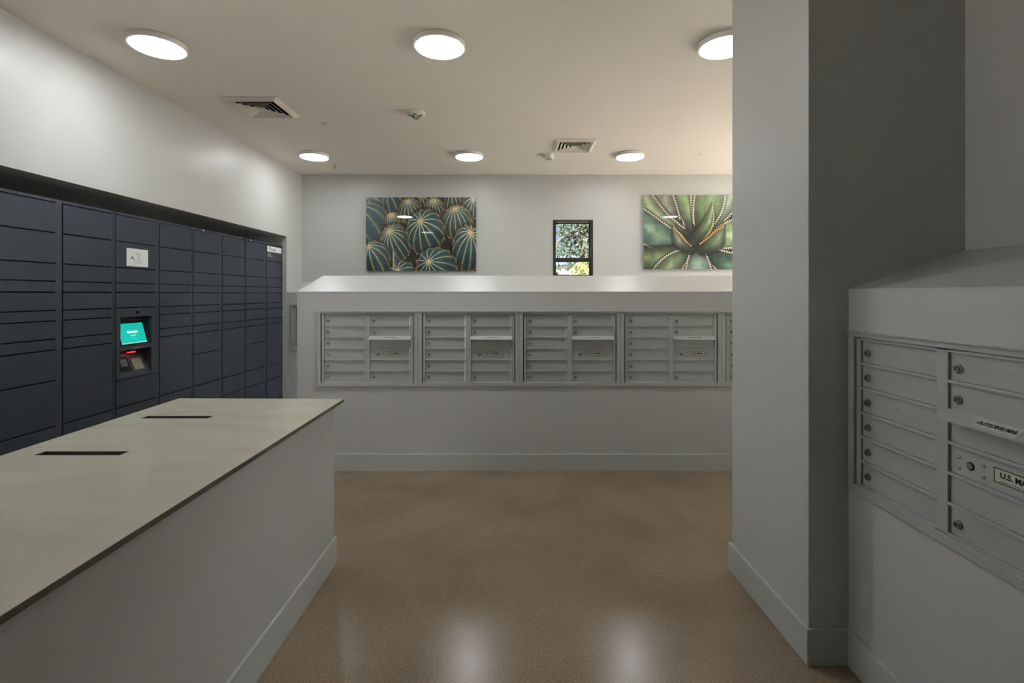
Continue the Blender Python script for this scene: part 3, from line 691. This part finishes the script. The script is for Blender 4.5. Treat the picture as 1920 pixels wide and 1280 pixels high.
def agave_image():
    sx = 1555/GW; X, Y = np.meshgrid((np.arange(GW)+.5)*sx+130, (np.arange(GH)+.5)*sx+115)
    n2 = vnoise(GH, GW, 16, 12); n3 = vnoise(GH, GW, 5, 13)
    img = np.ones((GH, GW, 3))*np.array([46, 36, 30.])
    # base, tip, bend, half width at base/mid/end, colour, highlight, teeth(left,right), teeth colour, pointed
    W_ = (225, 212, 190); O_ = (214, 150, 62)
    Lv = [((800, 700), (640, 60), 30, 50, 120, 190, (96, 120, 92), (150, 178, 112), 1, 1, W_, 0),
          ((860, 560), (850, 60), 0, 20, 40, 62, (150, 166, 120), (176, 186, 140), 1, 1, W_, 0),
          ((620, 560), (330, 40), 0, 40, 110, 160, (120, 128, 112), (150, 158, 136), 1, 1, W_, 0),
          ((1000, 640), (1380, 60), 0, 60, 130, 180, (112, 138, 116), (150, 172, 130), 1, 1, W_, 0),
          ((920, 640), (1080, 40), 10, 70, 185, 205, (88, 116, 60), (112, 138, 78), 1, 1, W_, 0),
          ((760, 690), (90, 100), -40, 50, 110, 130, (132, 150, 118), (178, 192, 150), 1, 1, W_, 0),
          ((1000, 820), (1750, 640), -30, 70, 170, 230, (140, 168, 126), (196, 208, 168), 1, 1, W_, 0),
          ((740, 800), (60, 500), -30, 60, 175, 200, (92, 124, 112), (142, 168, 134), 1, 1, W_, 0),
          ((760, 850), (60, 1030), -20, 40, 120, 170, (80, 98, 68), (122, 140, 90), 1, 0, W_, 0),
          ((980, 880), (1700, 1180), 30, 60, 140, 230, (62, 96, 78), (100, 132, 98), 1, 1, W_, 0),
          ((800, 880), (400, 1290), 20, 40, 120, 190, (100, 120, 84), (150, 166, 122), 1, 1, W_, 0),
          ((880, 860), (910, 1300), 0, 70, 140, 190, (122, 150, 132), (182, 204, 180), 1, 1, W_, 0),
          ((800, 900), (540, 540), -30, 50, 82, 6, (92, 104, 80), (140, 150, 112), 0, 1, (222, 176, 130), 1),
          ((830, 760), (1100, 230), 34, 80, 78, 4, (96, 124, 92), (156, 176, 158), 0, 1, (206, 192, 84), 1),
          ((930, 900), (1265, 520), 34, 78, 120, 5, (86, 106, 76), (112, 130, 104), 1, 0, O_, 1)]
    for (bx, by), (tx, ty), bend, w0, w1, w2, c0, c1, tl, tr, tc, pt in Lv:
        d = np.array([tx-bx, ty-by], float); Ln = np.hypot(*d); d /= Ln; n = np.array([-d[1], d[0]])
        rx_, ry_ = X-bx, Y-by; t = (rx_*d[0]+ry_*d[1])/Ln; s = rx_*n[0]+ry_*n[1]
        s = s-bend*np.sin(np.clip(t, 0, 1)*math.pi)*2
        tt = np.clip(t, 0, 1)
        hw = (1-tt)**2*w0+2*tt*(1-tt)*(w1*1.35)+tt**2*w2
        if pt: hw = hw*np.clip((1-tt)*3.2, 0, 1)**.6+1
        base_ok = (t > -.12)&(t < (1. if pt else 1.5))
        hw = hw*np.sqrt(np.clip((t+.12)/.14, 0, 1))
        u = s/np.maximum(hw, 1)
        inside = base_ok&(np.abs(u) < 1)
        f = np.abs(((t*Ln/34.) % 1)-.5)*2; tooth = 22*np.clip(f*1.6-.6, 0, 1)
        sh = base_ok&(np.abs(s) < hw+34); img = np.where(sh[..., None], img*.55, img)
        o = base_ok&(((s > 0)&(s < hw+tooth)&bool(tr))|((s < 0)&(-s < hw+tooth)&bool(tl)))&(tt > .12)
        img = np.where((o&~inside)[..., None], np.array(tc, float), img)
        c0_, c1_ = np.array(c0, float), np.array(c1, float)
        hl = np.exp(-((u-.1)/.34)**2)*sm(.05, .6, tt)*.8
        shade = (.34+.66*sm(-.05, .55, tt))*(1-.42*np.abs(u)**2)*.95*(.84+.32*n2)*(.95+.1*n3)
        col = (c0_*(1-hl[..., None])+c1_*hl[..., None])*shade[..., None]
        rim = (np.abs(u) > 1-9./np.maximum(hw, 10))&(((s > 0)&bool(tr))|((s < 0)&bool(tl)))&(tt > .12)
        col = np.where(rim[..., None], np.array(tc, float)*.85, col)
        img = np.where(inside[..., None], col, img)
    return np.clip(img, 0, 255)
def print_material():
    m = bpy.data.materials.new('glossy_photo_print'); m.use_nodes = True; nt = m.node_tree; b = nt.nodes['Principled BSDF']
    a = nt.nodes.new('ShaderNodeAttribute'); a.attribute_name = 'print'; nt.links.new(a.outputs['Color'], b.inputs['Base Color'])
    b.inputs['Roughness'].default_value = .35; b.inputs['Coat Weight'].default_value = 1.; b.inputs['Coat Roughness'].default_value = .015
    return m
M['print'] = print_material(); M['panel_edge'] = mat('acrylic_panel_edge', srgb(40, 44, 38), rough=.3)
def picture(name, img, x0, x1, z0, z1, yf, label):
    r = thing(name, (0, yf, z0)); h = z1-z0
    xs = np.linspace(x0, x1, GW+1); zs = np.linspace(h, 0, GH+1)
    vx, vz = np.meshgrid(xs, zs); v = np.stack([vx.ravel(), np.zeros(vx.size), vz.ravel()], 1)
    i, j = np.meshgrid(np.arange(GW), np.arange(GH)); a = (j*(GW+1)+i).ravel()
    f = np.stack([a, a+GW+1, a+GW+2, a+1], 1)
    me = bpy.data.meshes.new('print_face'); me.vertices.add(len(v)); me.vertices.foreach_set('co', v.ravel())
    me.loops.add(f.size); me.loops.foreach_set('vertex_index', f.ravel()); me.polygons.add(len(f)); me.polygons.foreach_set('loop_start', np.arange(0, f.size, 4))
    me.update(calc_edges=True)
    c = img.reshape(-1, 3)/255.; lin = np.where(c <= .04045, c/12.92, ((c+.055)/1.055)**2.4)
    at = me.color_attributes.new('print', 'FLOAT_COLOR', 'CORNER')
    buf = np.ones((len(f), 4, 4)); buf[:, :, :3] = lin[:, None, :]; at.data.foreach_set('color', buf.ravel())
    me.materials.append(M['print']); o = bpy.data.objects.new('print_face', me); C.objects.link(o); o.parent = r; o.location = (0, -.0005, 0)
    MB().box(x0, x1, 0, .008, 0, h).build('panel', M['panel_edge'], r)
    MB().box(x0+.05, x1-.05, .008, YB-yf, .05, h-.05).build('mounting_cleat', M['dark'], r)
    tag(r, label, 'picture'); return r
picture('wall_picture', cactus_image(), -2.083, -.565, 1.7155, 2.728, 6.75, 'glossy frameless print of clustered round barrel cacti with yellow ribs, on the back wall')
picture('wall_picture', agave_image(), 1.739, 3.259, 1.742, 2.761, 6.75, 'glossy frameless print of a spiky green agave rosette, on the back wall beside the pillar')

# ------------------------------------------------------------------ outside the window
gr = MB().box(-30, 30, YB+.3, 45, -.3, -.05).build('outdoor_ground', M['grass']); tag(gr, **S)
M['low_bounce_ground'] = mat('outdoor_low_bounce_ground', srgb(112, 110, 104), rough=.95, noise=(3, .15))  # unseen ground, darkened to cut bounce through the left opening
gr3 = MB().box(-30, -3.16, -20, AY0, -.3, -.05).box(-30, -3.92, AY0, YB+.28, -.3, -.05).build('outdoor_ground', M['low_bounce_ground']); tag(gr3, **S)
gr2 = MB().box(XE+.22, 30, -20, YB+.28, -.3, -.05).build('outdoor_ground', M['grass']); tag(gr2, **S)
def leaves(mb, cx, cy, cz, rx, ry, rz, n, size, rnd, hollow=.35):
    for _ in range(n):
        while True:
            p = Vector((rnd.uniform(-1, 1), rnd.uniform(-1, 1), rnd.uniform(-1, 1)))
            if hollow < p.length < 1: break
        c = Vector((cx+p.x*rx, cy+p.y*ry, cz+p.z*rz))
        u = Vector((rnd.gauss(0, 1), rnd.gauss(0, 1), rnd.gauss(0, 1))).normalized(); w_ = u.orthogonal().normalized()
        s = size*rnd.uniform(.6, 1.3); k = len(mb.v)
        mb.v += [tuple(c-u*s), tuple(c+w_*s*.45), tuple(c+u*s), tuple(c-w_*s*.45)]; mb.f.append((k, k+1, k+2, k+3)); mb.smooth.append(False)
tr = thing('tree', (1.75, 12.5, -.05)); rnd = random.Random(11)
MB().tube([(0, 0, 0), (.02, 0, 1.5), (-.05, 0, 3.0), (.1, .1, 4.6)], [.19, .15, .12, .07], 10).build('trunk', M['bark'], tr)
for pts in ([(-.03, 0, 2.9), (-.45, -.2, 3.0), (-.75, -.3, 2.75), (-.85, -.3, 2.3)], [(0, 0, 3.1), (.5, .1, 3.7), (.9, .1, 4.3)], [(0, 0, 2.5), (.35, -.2, 3.1), (.6, -.3, 3.5)]):
    MB().tube(pts, [.06, .045, .03, .018][:len(pts)], 7).build('branch', M['bark'], tr)
lf = MB()
leaves(lf, .35, .2, 2.9, 1.0, .8, 1.25, 3600, .055, rnd, 0); leaves(lf, -.5, 0, 3.3, .7, .6, .5, 700, .05, rnd, 0); leaves(lf, -.62, -.2, 2.35, .3, .35, .4, 300, .045, rnd, 0)
leaves(lf, .2, .2, 4.3, 1.6, 1.2, .9, 1800, .07, rnd, 0)
o = lf.build('foliage', M['leaf'], tr); o['kind'] = 'stuff'
tag(tr, 'leafy dark green tree outside, filling the upper pane of the small window', 'tree')
hd = thing('shrub', (1.32, 10.2, -.05)); hf = MB(); leaves(hf, 0, 0, 1.35, .34, .4, .8, 1800, .045, rnd, 0); o = hf.build('foliage', M['leaf2'], hd); o['kind'] = 'stuff'
MB().tube([(0, 0, 0), (.02, 0, .6), (0, 0, 1.4)], [.05, .04, .02], 7).build('stem', M['bark'], hd)
tag(hd, 'sunlit yellow-green shrub outside, in the lower right of the small window', 'shrub')
hd2 = thing('shrub', (.80, 10.6, -.05)); hf = MB(); leaves(hf, 0, 0, 1.3, .16, .3, .85, 700, .045, rnd, 0); o = hf.build('foliage', M['leaf'], hd2); o['kind'] = 'stuff'
MB().tube([(0, 0, 0), (.02, 0, .6), (0, 0, 1.4)], [.04, .03, .015], 7).build('stem', M['bark'], hd2)
tag(hd2, 'thin dark shrub outside, in the lower left of the small window', 'shrub')
bd = thing('outbuilding', (1.9, 19, -.05))
MB().box(-2.2, 2.2, 0, 3, 0, 2.58).build('wall', M['stucco'], bd)
MB().prism([(-.15, 2.58), (1.4, 3.05), (3.15, 2.58)], 'x', -2.3, 2.3).build('roof', M['blue_roof'], bd)
MB().box(-.35, .0, -.03, 0, 1.0, 2.2).build('window', M['glass'], bd)
tag(bd, 'white building with a blue roof far outside, low in the small window', 'building')
